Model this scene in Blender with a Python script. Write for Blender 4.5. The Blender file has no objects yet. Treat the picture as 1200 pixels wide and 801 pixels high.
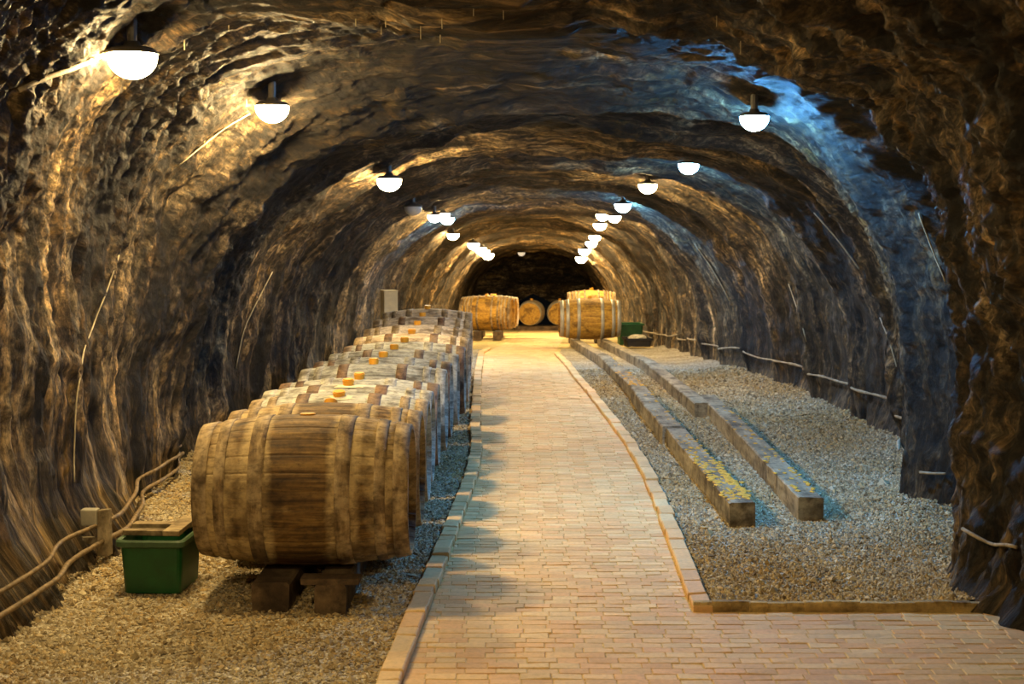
import bpy, bmesh, math, random
import numpy as np
from mathutils import Vector, Matrix
from mathutils.bvhtree import BVHTree

rng = np.random.default_rng(7)
random.seed(7)
scn = bpy.context.scene
COL = scn.collection
PI = math.pi

# ------------------------------------------------------------------ camera
F = 1750.0
CAM_Z = 1.57
YAW = math.atan(10 / F)
PITCH = math.atan(132.5 / F)
CAM = Vector((0, 0, CAM_Z))
FWD = Vector((-math.sin(YAW) * math.cos(PITCH), math.cos(YAW) * math.cos(PITCH), -math.sin(PITCH)))
RGT = Vector((math.cos(YAW), math.sin(YAW), 0))
UPV = RGT.cross(FWD)
cd = bpy.data.cameras.new('camera')
cam = bpy.data.objects.new('camera', cd)
COL.objects.link(cam)
cam.location = CAM
cam.rotation_euler = (PI / 2 - PITCH, 0, YAW)
cd.sensor_width = 36.0
cd.lens = 36.0 * F / 1200.0
cd.clip_start = 0.05
cd.dof.use_dof = True
cd.dof.focus_distance = 8.0
cd.dof.aperture_fstop = 6.3
scn.camera = cam


def ray(px, py):
    return (FWD + RGT * ((px - 600) / F) + UPV * ((400.5 - py) / F)).normalized()


def at(px, py, Y):
    d = ray(px, py)
    return CAM + d * (Y / d.y)


# ------------------------------------------------------------------ numpy noise
_perm = np.random.default_rng(3).permutation(256)
_perm = np.concatenate([_perm, _perm, _perm])
_g = np.random.default_rng(5).normal(size=(256, 3))
_g /= np.linalg.norm(_g, axis=1)[:, None]


def noise3(x, y, z):
    x, y, z = np.broadcast_arrays(np.asarray(x, float), np.asarray(y, float), np.asarray(z, float))
    xi, yi, zi = np.floor(x).astype(int), np.floor(y).astype(int), np.floor(z).astype(int)
    fx, fy, fz = x - xi, y - yi, z - zi
    xi &= 255; yi &= 255; zi &= 255
    u = fx * fx * fx * (fx * (fx * 6 - 15) + 10)
    v = fy * fy * fy * (fy * (fy * 6 - 15) + 10)
    w = fz * fz * fz * (fz * (fz * 6 - 15) + 10)
    out = 0
    for dx in (0, 1):
        for dy in (0, 1):
            for dz in (0, 1):
                h = _perm[_perm[_perm[xi + dx] + yi + dy] + zi + dz]
                g = _g[h]
                d = g[..., 0] * (fx - dx) + g[..., 1] * (fy - dy) + g[..., 2] * (fz - dz)
                out = out + d * (u if dx else 1 - u) * (v if dy else 1 - v) * (w if dz else 1 - w)
    return out * 1.6


def fbm(x, y, z, o=4):
    s, a, f = 0, 1.0, 1.0
    for _ in range(o):
        s = s + a * noise3(x * f + 17.3 * _, y * f + 5.1 * _, z * f + 9.7 * _)
        a *= 0.5; f *= 2.03
    return s


# ------------------------------------------------------------------ object helpers
def tag(o, label=None, cat=None, group=None, kind=None):
    if label: o['label'] = label
    if cat: o['category'] = cat
    if group: o['group'] = group
    if kind: o['kind'] = kind
    return o


def empty(name, loc=(0, 0, 0), rot=(0, 0, 0)):
    o = bpy.data.objects.new(name, None)
    COL.objects.link(o)
    o.location = loc; o.rotation_euler = rot
    o.empty_display_size = 0.1
    return o


def link(name, me, mat=None, parent=None, smooth=False):
    o = bpy.data.objects.new(name, me)
    COL.objects.link(o)
    if mat is not None and not me.materials: me.materials.append(mat)
    if parent: o.parent = parent
    if smooth:
        me.polygons.foreach_set('use_smooth', [True] * len(me.polygons))
    return o


def mesh(name, V, Fc):
    me = bpy.data.meshes.new(name)
    me.from_pydata([tuple(v) for v in V], [], Fc)
    me.update()
    return me


def np_mesh(name, V, Fq):
    """V (n,3), Fq (m,k) numpy"""
    me = bpy.data.meshes.new(name)
    k = Fq.shape[1]
    me.vertices.add(len(V)); me.vertices.foreach_set('co', V.astype(np.float32).ravel())
    me.loops.add(Fq.size); me.loops.foreach_set('vertex_index', Fq.astype(np.int32).ravel())
    me.polygons.add(len(Fq))
    me.polygons.foreach_set('loop_start', np.arange(0, Fq.size, k, dtype=np.int32))
    me.update(calc_edges=True)
    return me


def bm_mesh(name, bm):
    me = bpy.data.meshes.new(name)
    bmesh.ops.recalc_face_normals(bm, faces=bm.faces[:])
    bm.to_mesh(me); bm.free()
    return me


def add_box(bm, c, s, rot=None, bevel=0.0, jitter=0.0):
    M = Matrix.Translation(c) @ (rot.to_4x4() if rot is not None else Matrix()) @ Matrix.Diagonal((*s, 1))
    r = bmesh.ops.create_cube(bm, size=1.0, matrix=M)
    vs = r['verts']
    if jitter:
        for v in vs: v.co += Vector((random.uniform(-1, 1), random.uniform(-1, 1), random.uniform(-1, 1))) * jitter
    if bevel:
        es = {e for v in vs for e in v.link_edges}
        bmesh.ops.bevel(bm, geom=list(es), offset=bevel, segments=2, affect='EDGES', profile=0.6)


def tube(pts, r, n=8, wob=0.0):
    pts = [Vector(p) for p in pts]
    V, Fc = [], []
    for i, p in enumerate(pts):
        a = pts[max(0, i - 1)]; b = pts[min(len(pts) - 1, i + 1)]
        t = (b - a).normalized()
        s = t.cross(Vector((0, 0, 1)))
        if s.length < 1e-3: s = t.cross(Vector((1, 0, 0)))
        s.normalize(); u = s.cross(t)
        rr = r * (1 + random.uniform(-wob, wob))
        for k in range(n):
            q = 2 * PI * k / n
            V.append(p + s * math.cos(q) * rr + u * math.sin(q) * rr)
    for i in range(len(pts) - 1):
        for k in range(n):
            Fc.append((i * n + k, i * n + (k + 1) % n, (i + 1) * n + (k + 1) % n, (i + 1) * n + k))
    Fc.append(tuple(range(n))[::-1]); Fc.append(tuple((len(pts) - 1) * n + k for k in range(n)))
    return V, Fc


# ------------------------------------------------------------------ materials
def new_mat(name):
    m = bpy.data.materials.new(name); m.use_nodes = True
    nt = m.node_tree
    return m, nt, nt.nodes['Principled BSDF']


def N(nt, t, **kw):
    n = nt.nodes.new(t)
    for k, v in kw.items():
        if k in n.inputs: n.inputs[k].default_value = v
        else: setattr(n, k, v)
    return n


def ramp(nt, stops, src=None):
    r = nt.nodes.new('ShaderNodeValToRGB')
    e = r.color_ramp.elements
    while len(e) < len(stops): e.new(0.5)
    for i, (p, c) in enumerate(stops):
        e[i].position = p; e[i].color = (*c, 1)
    if src is not None: nt.links.new(src, r.inputs['Fac'])
    return r


def mixc(nt, fac, a, b, mode='MIX'):
    m = nt.nodes.new('ShaderNodeMix'); m.data_type = 'RGBA'; m.blend_type = mode
    for i, v in ((0, fac), (6, a), (7, b)):
        if isinstance(v, (int, float)): m.inputs[i].default_value = v
        elif isinstance(v, tuple): m.inputs[i].default_value = (*v, 1)
        else: nt.links.new(v, m.inputs[i])
    return m.outputs[2]


def coords(nt, scale, kind='Object', rnd=False):
    tc = nt.nodes.new('ShaderNodeTexCoord')
    mp = nt.nodes.new('ShaderNodeMapping'); mp.inputs['Scale'].default_value = scale
    src = tc.outputs[kind]
    if rnd:
        oi = nt.nodes.new('ShaderNodeObjectInfo')
        mul = N(nt, 'ShaderNodeMath', operation='MULTIPLY'); mul.inputs[1].default_value = 37.0
        nt.links.new(oi.outputs['Random'], mul.inputs[0])
        add = N(nt, 'ShaderNodeVectorMath', operation='ADD')
        nt.links.new(src, add.inputs[0]); nt.links.new(mul.outputs[0], add.inputs[1])
        src = add.outputs[0]
    nt.links.new(src, mp.inputs['Vector'])
    return mp.outputs['Vector']


def noise(nt, vec, scale, detail=6, rough=0.6, dist=0.0):
    n = N(nt, 'ShaderNodeTexNoise', Scale=scale, Detail=detail, Roughness=rough, Distortion=dist)
    nt.links.new(vec, n.inputs['Vector'])
    return n.outputs['Fac']


def bump(nt, bsdf, h, strength, dist, prev=None):
    b = N(nt, 'ShaderNodeBump', Strength=strength, Distance=dist)
    nt.links.new(h, b.inputs['Height'])
    if prev is not None: nt.links.new(prev, b.inputs['Normal'])
    nt.links.new(b.outputs['Normal'], bsdf.inputs['Normal'])
    return b.outputs['Normal']


def mat_rock():
    m, nt, bs = new_mat('tuff_rock')
    L = nt.links
    wv = coords(nt, (1, 1, 1), 'UV')
    n_band = noise(nt, coords(nt, (0.16, 3.6, 1), 'UV'), 1.0, 6, 0.62, 0.35)     # mineral bands round the vault, also painting lit and dark rib arcs
    n_st = noise(nt, coords(nt, (0.8, 6.0, 1.0), 'UV'), 1.0, 9, 0.68, 0.6)
    n_s2 = noise(nt, coords(nt, (3.5, 19.0, 1.0), 'UV'), 1.0, 8, 0.72, 0.5)
    n_big = noise(nt, coords(nt, (0.8, 1.5, 1), 'UV'), 0.8, 7, 0.66, 0.6)
    n_mid = noise(nt, coords(nt, (0.8, 1.5, 1), 'UV'), 5.0, 9, 0.74, 0.6)
    n_fine = noise(nt, wv, 24.0, 8, 0.76)
    base = ramp(nt, [(0.38, (0.012, 0.009, 0.008)), (0.48, (0.055, 0.038, 0.024)), (0.555, (0.27, 0.195, 0.105)), (0.64, (0.64, 0.51, 0.30))], n_st)
    pat = ramp(nt, [(0.40, (0.010, 0.008, 0.007)), (0.48, (0.075, 0.056, 0.038)), (0.55, (0.32, 0.24, 0.14)), (0.66, (0.68, 0.57, 0.37))], n_mid)
    c = mixc(nt, 0.55, base.outputs['Color'], pat.outputs['Color'])
    bd = ramp(nt, [(0.38, (0.30, 0.28, 0.27)), (0.50, (0.85, 0.84, 0.82)), (0.60, (1.9, 1.75, 1.45))], n_band)
    c = mixc(nt, 0.85, c, bd.outputs['Color'], 'MULTIPLY')
    s2 = ramp(nt, [(0.40, (0.20, 0.18, 0.17)), (0.50, (0.8, 0.8, 0.8)), (0.60, (1.7, 1.62, 1.5))], n_s2)
    c = mixc(nt, 0.8, c, s2.outputs['Color'], 'MULTIPLY')
    och = ramp(nt, [(0.55, (0, 0, 0)), (0.62, (1, 1, 1))], noise(nt, coords(nt, (0.8, 1.6, 1), 'UV'), 2.8, 8, 0.72, 0.8))
    ofac = N(nt, 'ShaderNodeMath', operation='MULTIPLY'); L.new(och.outputs['Color'], ofac.inputs[0]); ofac.inputs[1].default_value = 0.42
    c = mixc(nt, ofac.outputs[0], c, (0.34, 0.19, 0.03))
    blotch = ramp(nt, [(0.45, (0.13, 0.115, 0.11)), (0.58, (1, 1, 1))], n_big)  # random dark blotches over the rock
    c = mixc(nt, 0.9, c, blotch.outputs['Color'], 'MULTIPLY')
    fi = ramp(nt, [(0.41, (0.16, 0.145, 0.135)), (0.51, (0.95, 0.95, 0.95)), (0.60, (2.0, 1.9, 1.75))], n_fine)
    c = mixc(nt, 0.9, c, fi.outputs['Color'], 'MULTIPLY')
    L.new(c, bs.inputs['Base Color'])
    bs.inputs['Roughness'].default_value = 0.62
    bs.inputs['Specular IOR Level'].default_value = 0.4
    p = bump(nt, bs, n_st, 0.7, 0.04)
    p = bump(nt, bs, n_s2, 1.0, 0.03, p)
    p = bump(nt, bs, n_mid, 1.0, 0.05, p)
    bump(nt, bs, n_fine, 1.0, 0.025, p)
    return m


def mat_gravel():
    m, nt, bs = new_mat('gravel')
    v = coords(nt, (1, 1, 1), 'Object')
    vo = N(nt, 'ShaderNodeTexVoronoi', Scale=62.0); nt.links.new(v, vo.inputs['Vector'])
    sep = nt.nodes.new('ShaderNodeSeparateColor'); nt.links.new(vo.outputs['Color'], sep.inputs[0])
    r = ramp(nt, [(0.0, (0.16, 0.13, 0.085)), (0.45, (0.42, 0.36, 0.25)), (1.0, (0.68, 0.62, 0.49))], sep.outputs[0])
    big = ramp(nt, [(0.3, (0.55, 0.5, 0.42)), (0.6, (1, 1, 1))], noise(nt, v, 2.2, 5))
    nt.links.new(mixc(nt, 0.8, r.outputs['Color'], big.outputs['Color'], 'MULTIPLY'), bs.inputs['Base Color'])
    bs.inputs['Roughness'].default_value = 0.9
    inv = N(nt, 'ShaderNodeMath', operation='SUBTRACT'); inv.inputs[0].default_value = 1.0
    nt.links.new(vo.outputs['Distance'], inv.inputs[1])
    bump(nt, bs, inv.outputs[0], 1.0, 0.012)
    return m


def mat_attr(name, rough=0.85, scale=40, amt=0.5, bstr=0.4, bdist=0.004):
    """base colour from the mesh's own per-piece colour, with fine grain"""
    m, nt, bs = new_mat(name)
    a = N(nt, 'ShaderNodeAttribute', attribute_name='Col')
    v = coords(nt, (1, 1, 1), 'Object')
    f = noise(nt, v, scale, 6, 0.7)
    r = ramp(nt, [(0.3, (0.55, 0.5, 0.45)), (0.5, (0.95, 0.95, 0.95)), (0.7, (1.25, 1.2, 1.1))], f)
    c = mixc(nt, amt, a.outputs['Color'], r.outputs['Color'], 'MULTIPLY')
    st = ramp(nt, [(0.35, (0.62, 0.58, 0.52)), (0.6, (1, 1, 1))], noise(nt, v, 1.6, 5, 0.65))
    c = mixc(nt, amt, c, st.outputs['Color'], 'MULTIPLY')
    nt.links.new(c, bs.inputs['Base Color'])
    bs.inputs['Roughness'].default_value = rough
    bump(nt, bs, f, bstr, bdist)
    return m


def mat_wood(name, dark, mid, light, mould, mfac=0.5, axis=(1.2, 16, 16), rough=0.75, big=2.2, bstr=0.35, ring=0.0):
    m, nt, bs = new_mat(name)
    g = noise(nt, coords(nt, axis, 'Object', True), 1.6, 7, 0.62, 0.3)
    p = noise(nt, coords(nt, (1, 1, 1), 'Object', True), big, 6, 0.66, 0.6)
    fine = noise(nt, coords(nt, (1, 1, 1), 'Object', True), 26, 6, 0.7)
    w = ramp(nt, [(0.32, dark), (0.5, mid), (0.66, light)], g)
    if ring:
        # mould creeps from under the hoops and from the heads, the middle stays dark
        tc = nt.nodes.new('ShaderNodeTexCoord'); sx = nt.nodes.new('ShaderNodeSeparateXYZ'); nt.links.new(tc.outputs['Object'], sx.inputs[0])
        ab = N(nt, 'ShaderNodeMath', operation='ABSOLUTE'); nt.links.new(sx.outputs[0], ab.inputs[0])
        rr = ramp(nt, [(0.0, (0.30,) * 3), (0.11, (0.34,) * 3), (0.165, (0.78,) * 3), (0.24, (0.80,) * 3), (0.29, (0.48,) * 3), (0.345, (0.62,) * 3), (0.40, (0.66,) * 3), (0.43, (0.5,) * 3), (0.5, (0.56,) * 3)], ab.outputs[0])
        s1 = N(nt, 'ShaderNodeMath', operation='SUBTRACT'); nt.links.new(rr.outputs['Color'], s1.inputs[0]); s1.inputs[1].default_value = 0.5
        s2 = N(nt, 'ShaderNodeMath', operation='MULTIPLY_ADD'); nt.links.new(s1.outputs[0], s2.inputs[0]); s2.inputs[1].default_value = ring; nt.links.new(p, s2.inputs[2])
        p = s2.outputs[0]
    pm = ramp(nt, [(0.42, (0, 0, 0)), (0.62, (1, 1, 1))], p)
    k = N(nt, 'ShaderNodeMath', operation='MULTIPLY'); nt.links.new(pm.outputs['Color'], k.inputs[0]); k.inputs[1].default_value = mfac
    c = mixc(nt, k.outputs[0], w.outputs['Color'], mould)
    f2 = ramp(nt, [(0.34, (0.35, 0.32, 0.3)), (0.50, (1, 1, 1)), (0.66, (1.3, 1.27, 1.2))], fine)
    c = mixc(nt, 0.7, c, f2.outputs['Color'], 'MULTIPLY')
    bl = ramp(nt, [(0.38, (0.22, 0.17, 0.12)), (0.50, (1, 1, 1))], noise(nt, coords(nt, (1, 1, 1), 'Object', True), 4.3, 5, 0.6, 0.4))
    c = mixc(nt, 0.75, c, bl.outputs['Color'], 'MULTIPLY')
    nt.links.new(c, bs.inputs['Base Color'])
    bs.inputs['Roughness'].default_value = rough
    p1 = bump(nt, bs, g, bstr, 0.006)
    bump(nt, bs, fine, bstr, 0.004, p1)
    return m


def mat_simple(name, col, rough=0.6, metal=0.0, var=0.35, scale=14.0):
    m, nt, bs = new_mat(name)
    f = noise(nt, coords(nt, (1, 1, 1), 'Object', True), scale, 6, 0.65)
    lo = tuple(x * (1 - var) for x in col); hi = tuple(min(1, x * (1 + var)) for x in col)
    r = ramp(nt, [(0.32, lo), (0.68, hi)], f)
    nt.links.new(r.outputs['Color'], bs.inputs['Base Color'])
    bs.inputs['Roughness'].default_value = rough; bs.inputs['Metallic'].default_value = metal
    bump(nt, bs, f, 0.25, 0.004)
    return m


def mat_emit(name, col, strength):
    m, nt, bs = new_mat(name)
    bs.inputs['Base Color'].default_value = (0.9, 0.9, 0.9, 1)
    bs.inputs['Emission Color'].default_value = (*col, 1)
    bs.inputs['Emission Strength'].default_value = strength
    return m


M = {}
M['rock'] = mat_rock()
M['gravel'] = mat_gravel()
M['stone'] = mat_attr('gravel_stones', 0.85, 60, 0.3, 0.2, 0.002)
M['brick'] = mat_attr('paving_brick', 0.7, 45, 0.4, 0.4, 0.003)
M['sand'] = mat_simple('joint_sand', (0.60, 0.46, 0.19), 0.95, 0, 0.4, 40)
M['oak_brown'] = mat_wood('aged_oak_brown', (0.035, 0.017, 0.004), (0.125, 0.066, 0.016), (0.25, 0.15, 0.046), (0.50, 0.37, 0.18), 0.85, ring=0.85)
M['oak_grey'] = mat_wood('aged_oak_grey', (0.11, 0.108, 0.09), (0.29, 0.29, 0.25), (0.46, 0.46, 0.40), (0.58, 0.58, 0.50), 0.7, ring=0.3)
M['oak_tan'] = mat_wood('aged_oak_tan', (0.20, 0.14, 0.085), (0.50, 0.39, 0.26), (0.70, 0.58, 0.42), (0.78, 0.67, 0.52), 0.7, ring=0.3)
M['oak_gold'] = mat_wood('new_oak_gold', (0.24, 0.12, 0.015), (0.44, 0.24, 0.03), (0.58, 0.35, 0.055), (0.56, 0.34, 0.06), 0.4, big=3.0)
M['hoop_mould'] = mat_wood('mouldy_hoop', (0.09, 0.055, 0.025), (0.24, 0.16, 0.075), (0.44, 0.33, 0.18), (0.54, 0.42, 0.25), 0.6, (16, 3, 3), 0.8, 5.0)
M['hoop_rust'] = mat_wood('rusty_hoop', (0.045, 0.024, 0.014), (0.13, 0.065, 0.032), (0.25, 0.14, 0.07), (0.34, 0.25, 0.16), 0.5, (16, 3, 3), 0.7, 6.0)
M['hoop_grey'] = mat_wood('grey_hoop', (0.10, 0.09, 0.07), (0.28, 0.26, 0.21), (0.50, 0.48, 0.40), (0.62, 0.6, 0.5), 0.6, (16, 3, 3), 0.75, 5.0)
M['hoop_steel'] = mat_simple('galvanised_hoop', (0.42, 0.40, 0.33), 0.5, 0.35, 0.2, 9)
M['bung'] = mat_simple('amber_bung', (0.75, 0.36, 0.03), 0.45, 0, 0.25, 20)
M['residue'] = mat_simple('pale_residue', (0.70, 0.62, 0.42), 0.9, 0, 0.3, 30)
M['timber'] = mat_wood('old_timber', (0.11, 0.085, 0.05), (0.26, 0.205, 0.125), (0.44, 0.36, 0.24), (0.52, 0.44, 0.30), 0.5, (9, 1.0, 9), 0.85, 1.6, 0.5)
M['timber_dark'] = mat_wood('dark_timber', (0.03, 0.018, 0.01), (0.085, 0.052, 0.026), (0.15, 0.10, 0.05), (0.22, 0.15, 0.08), 0.35, (9, 1.0, 9), 0.85, 1.6, 0.5)
M['plank'] = mat_wood('weathered_plank', (0.14, 0.095, 0.045), (0.32, 0.235, 0.12), (0.46, 0.36, 0.2), (0.46, 0.37, 0.22), 0.4, (1.2, 9, 9), 0.85, 2.2)
M['edging'] = mat_wood('edging_wood', (0.26, 0.17, 0.06), (0.48, 0.34, 0.13), (0.62, 0.48, 0.22), (0.6, 0.46, 0.22), 0.3, (1.2, 9, 9), 0.85, 2.2)
M['fungus'] = mat_simple('orange_mould', (0.72, 0.38, 0.04), 0.9, 0, 0.4, 40)
M['green'] = mat_simple('green_plastic', (0.006, 0.075, 0.018), 0.42, 0, 0.3, 10)
M['green_rim'] = mat_simple('dusty_green_plastic', (0.055, 0.11, 0.05), 0.5, 0, 0.35, 12)
M['black'] = mat_simple('dark_plastic', (0.018, 0.016, 0.015), 0.5, 0, 0.3, 12)
M['pale'] = mat_simple('pale_board', (0.80, 0.68, 0.42), 0.8, 0, 0.15, 8)
M['cable'] = mat_simple('dusty_cable', (0.42, 0.35, 0.22), 0.7, 0, 0.35, 30)
M['pipe'] = mat_simple('rusty_pipe', (0.21, 0.145, 0.075), 0.65, 0.1, 0.6, 25)
M['pipe_grey'] = mat_simple('lime_crusted_cable', (0.34, 0.28, 0.19), 0.8, 0, 0.5, 18)
M['lampbase'] = mat_simple('lamp_housing', (0.10, 0.09, 0.08), 0.5, 0.2, 0.3, 20)
M['lime'] = mat_simple('lime_straw', (0.45, 0.38, 0.24), 0.7, 0, 0.4, 25)
M['glass_off'] = mat_simple('unlit_glass', (0.55, 0.55, 0.55), 0.25, 0, 0.1, 6)
LW = 1.0
M['warm'] = mat_emit('lamp_warm', (1.0, 0.71, 0.31), 290 * LW)
M['warm_high'] = mat_emit('lamp_warm_high', (1.0, 0.71, 0.31), 540 * LW)
M['warm_soft'] = mat_emit('lamp_warm_soft', (1.0, 0.72, 0.34), 300 * LW)
M['neutral'] = mat_emit('lamp_neutral', (1.0, 0.72, 0.33), 300 * LW)
M['blue'] = mat_emit('lamp_blue', (0.12, 0.47, 1.0), 360 * LW)
M['blue_high'] = mat_emit('lamp_blue_high', (0.12, 0.47, 1.0), 700 * LW)
M['dim'] = mat_emit('lamp_dim', (1.0, 0.8, 0.55), 0.5)

# ------------------------------------------------------------------ ground profile and plan
SLOPE = 0.0446


def z0(Y):
    t = (np.asarray(Y, float) - 16.3) / 0.8
    return -SLOPE * 0.8 * np.where(t > 30, t, np.log1p(np.exp(np.minimum(t, 30))))


def tab(rows):
    a = np.array(rows)
    return lambda y: np.interp(y, a[:, 0], a[:, 1])


wall_L = tab([(-6, -2.1), (3, -2.08), (5.0, -2.15), (6.5, -2.13), (7.3, -2.13), (8.0, -2.18), (9, -2.28), (14, -2.22), (20, -2.05), (30, -1.75), (44, -1.45)])
wall_R = tab([(-6, 2.1), (4, 1.98), (6.1, 2.07), (6.5, 2.11), (6.75, 2.2), (7.0, 2.55), (7.9, 2.62), (8.1, 2.36), (8.45, 2.24), (8.9, 2.42), (9.6, 2.78), (11.5, 2.8), (14, 2.7), (17, 2.42), (26, 2.25), (44, 2.2)])
crown = tab([(-6, 2.62), (4.5, 2.54), (5.6, 2.64), (7.0, 2.62), (8.8, 2.50), (12, 2.34), (14.2, 2.22), (17, 2.15), (44, 2.14)])
expo_L = tab([(-6, 3.1), (4, 3.3), (5.4, 4.8), (7.2, 4.6), (9, 3.0), (10, 2.7), (20, 2.45), (44, 2.3)])
expo = tab([(-6, 3.1), (7, 3.1), (10, 2.7), (20, 2.45), (44, 2.3)])
path_L = tab([(-6, -.5), (5.15, -.41), (7.1, -.34), (8.3, -.30), (9.35, -.27), (10.5, -.27), (11.8, -.32), (16, -.42), (21.7, -.53), (30, -.1), (44, 0.1)])
path_R = tab([(-6, .69), (6.05, .71), (7.4, .74), (9.4, .78), (10.9, .76), (13.6, .66), (16, .56), (21.4, .48), (30, .9), (44, 1.2)])
CREST = np.array([-6, -4, -2, 0.2, 2.0, 3.7, 5.25, 6.85, 9.05, 10.5, 12.1, 13.4, 14.7, 16.0, 17.4, 18.6, 19.8, 21.2, 22.6, 24.0, 25.5, 27.2, 29.0, 30.9, 33, 35, 37, 39, 41, 44.5])
Y_END = 42.5


def ribs(Y):
    k = np.clip(np.searchsorted(CREST, Y, side='right') - 1, 0, len(CREST) - 2)
    a, b = CREST[k], CREST[k + 1]
    u = np.clip((Y - a) / (b - a), 0, 1)
    # just past a crest the roof steps back, then drifts in again towards the next
    e = 0.10
    prof = np.where(u < e, 1 - u / e, ((u - e) / (1 - e)) ** 2.6)
    return prof


def tunnel_pts(Y, t):
    """Y, t arrays (broadcast); t 0..1 left foot to right foot over the crown. Returns x,y,z."""
    Y, t = np.broadcast_arrays(Y, t)
    th = PI * (1 - t)
    c, s = np.cos(th), np.sin(th)
    wl, wr = wall_L(Y), wall_R(Y)
    xm = (wl + wr) / 2; hw = (wr - wl) / 2
    n = np.where(t < 0.5, expo_L(Y), expo(Y))
    X = xm + hw * np.sign(c) * np.abs(c) ** (2 / n)
    H = crown(Y)
    Z = H * np.abs(s) ** (2 / n)
    # inward direction (towards the tunnel axis)
    ix = -(X - xm) / hw; iz = -(Z - 0.35 * H) / H
    iz = np.where(Z < 0.35 * H, 0, iz)
    l = np.sqrt(ix ** 2 + iz ** 2) + 1e-6
    ix, iz = ix / l, iz / l
    warp = 0.22 * noise3(X * 0.6, Y * 0.25, Z * 0.6 + 3) + 0.05 * noise3(X * 2.5, Y * 0.9, Z * 2.5)
    near = np.clip((14 - Y) / 8, 0, 1)
    lft = np.clip((-X - 0.3) / 1.0, 0, 1)
    calm = 1 - 0.75 * lft * np.clip((7.6 - Y) / 0.6, 0, 1)                  # hardly ribbed by the tub
    deep = 1 + 0.9 * lft * np.exp(-((Y - 8.9) / 0.9) ** 2)
    rib = ribs(Y + warp) * (0.185 + 0.03 * near) * (1 + 0.45 * noise3(X * 0.8 + 9, Y * 0.5, Z * 0.8)) * calm * deep
    arc = t * 7.0
    rp = np.clip((7.4 - Y) / 0.8, 0, 1) * np.clip((X - 0.6) / 1.0, 0, 1)      # the lumpier front pillar
    lump = (0.05 * near + 0.10 * rp) * fbm(X * 1.1 + 4, Y * 1.1, Z * 1.1, 3) + 0.03 * fbm(X * 2.4, Y * 2.4 + 7, Z * 2.4, 3)
    streak = (0.040 * fbm(arc * 0.4, Y * 3.0, 1.7, 4) * (0.6 + 0.4 * near) + 0.022 * fbm(arc * 1.7, Y * 6.5, 5.2, 4)) * (1 - 0.6 * rp)
    rid = lambda f, o: 0.5 - np.abs(fbm(X * f + o, Y * f * 1.4, Z * f + o, 3)) * 1.7
    rida = lambda fa, fy, o: 0.5 - np.abs(fbm(arc * fa + 1.3 * noise3(X * 1.5, Y * 1.5, Z * 1.5), Y * fy, o, 3)) * 1.7
    iso = np.clip(0.15 + rp + 0.5 * np.clip((X - 1.2) / 0.8, 0, 1) * near, 0, 1)
    crag = (0.018 + 0.022 * near + 0.012 * rp) * (iso * rid(3.6, 2.0) + (1 - iso) * rida(1.1, 5.0, 2.0)) + (0.010 + 0.014 * near) * (iso * rid(9.0, 5.0) + (1 - iso) * rida(3.0, 13.0, 5.0))
    fine = 0.008 * (0.5 + near) * fbm(X * 16, Y * 22, Z * 16, 3)
    low = np.clip(Z / 0.35, 0.25, 1)
    D = (rib - 0.06) * low + lump * low + streak + crag + fine
    foot = np.exp(-np.clip(Z, 0, 9) / 0.22) * (0.10 + 0.06 * noise3(X, Y * 1.3, 2.0))     # spread foot of the rock
    foot = foot + np.exp(-np.clip(Z, 0, 9) / 0.30) * 0.16 * np.clip((X - 1) / 0.5, 0, 1) * np.exp(-((Y - 6.3) / 0.7) ** 2)
    foot = foot + np.exp(-np.clip(Z, 0, 9) / 0.40) * 0.15 * np.clip((-X - 1) / 0.5, 0, 1) * np.clip((8.2 - Y) / 0.8, 0, 1)
    return X + ix * D + ix * foot, Y + 0 * t, Z + iz * D + z0(Y) - 0.05


# --- vault surface: one grid, cut into left wall, ceiling, right wall
ys = list(np.arange(-5.0, 1.5, 0.12))
y = 1.5
while y < Y_END:
    ys.append(y); y += max(0.011, 0.0030 * y)
ys.append(Y_END)
ys = np.array(ys)
NT = 420
ts = np.linspace(0, 1, NT)
ts = 0.5 + (ts - 0.5) * (1 - 0.10 * np.cos((ts - 0.5) * PI * 2) * 0)  # uniform
GX, GY, GZ = tunnel_pts(ys[:, None], ts[None, :])
G = np.stack([GX, GY, GZ], -1)
# vertex normals of the whole grid (shared by the three cuts, so that no seam shows)
du = np.gradient(G, axis=1); dv = np.gradient(G, axis=0)
NRM = np.cross(du, dv); NRM /= np.linalg.norm(NRM, axis=2)[..., None] + 1e-9
cent = np.stack([(GX[:, :1] + GX[:, -1:]) / 2 + 0 * GX, GY, z0(GY) + 1.0], -1)
sgn = np.sign(np.sum(NRM * (cent - G), -1).mean())
NRM *= sgn
arcl = np.concatenate([np.zeros((len(ys), 1)), np.cumsum(np.linalg.norm(np.diff(G[:, :, [0, 2]], axis=1), axis=2), 1)], 1)
mid_ref = arcl[:, NT // 2][:, None]
UVu = ts[None, :] * 7.2 + 0 * GX


def vault_piece(name, j0, j1):
    g = G[:, j0:j1 + 1]; nj = j1 - j0 + 1; ni = len(ys)
    idx = np.arange(ni * nj).reshape(ni, nj)
    q = np.stack([idx[:-1, :-1], idx[:-1, 1:], idx[1:, 1:], idx[1:, :-1]], -1).reshape(-1, 4)
    if sgn < 0: q = q[:, ::-1]
    me = np_mesh(name, g.reshape(-1, 3), q)
    uv = me.uv_layers.new(name='UVMap')
    flat = np.stack([UVu[:, j0:j1 + 1], GY[:, j0:j1 + 1]], -1).reshape(-1, 2)[q.ravel()]
    uv.data.foreach_set('uv', flat.astype(np.float32).ravel())
    o = link(name, me, M['rock'], None, True)
    me.normals_split_custom_set_from_vertices(NRM[:, j0:j1 + 1].reshape(-1, 3).astype(np.float32).tolist())
    tag(o, kind='structure')
    return o


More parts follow.
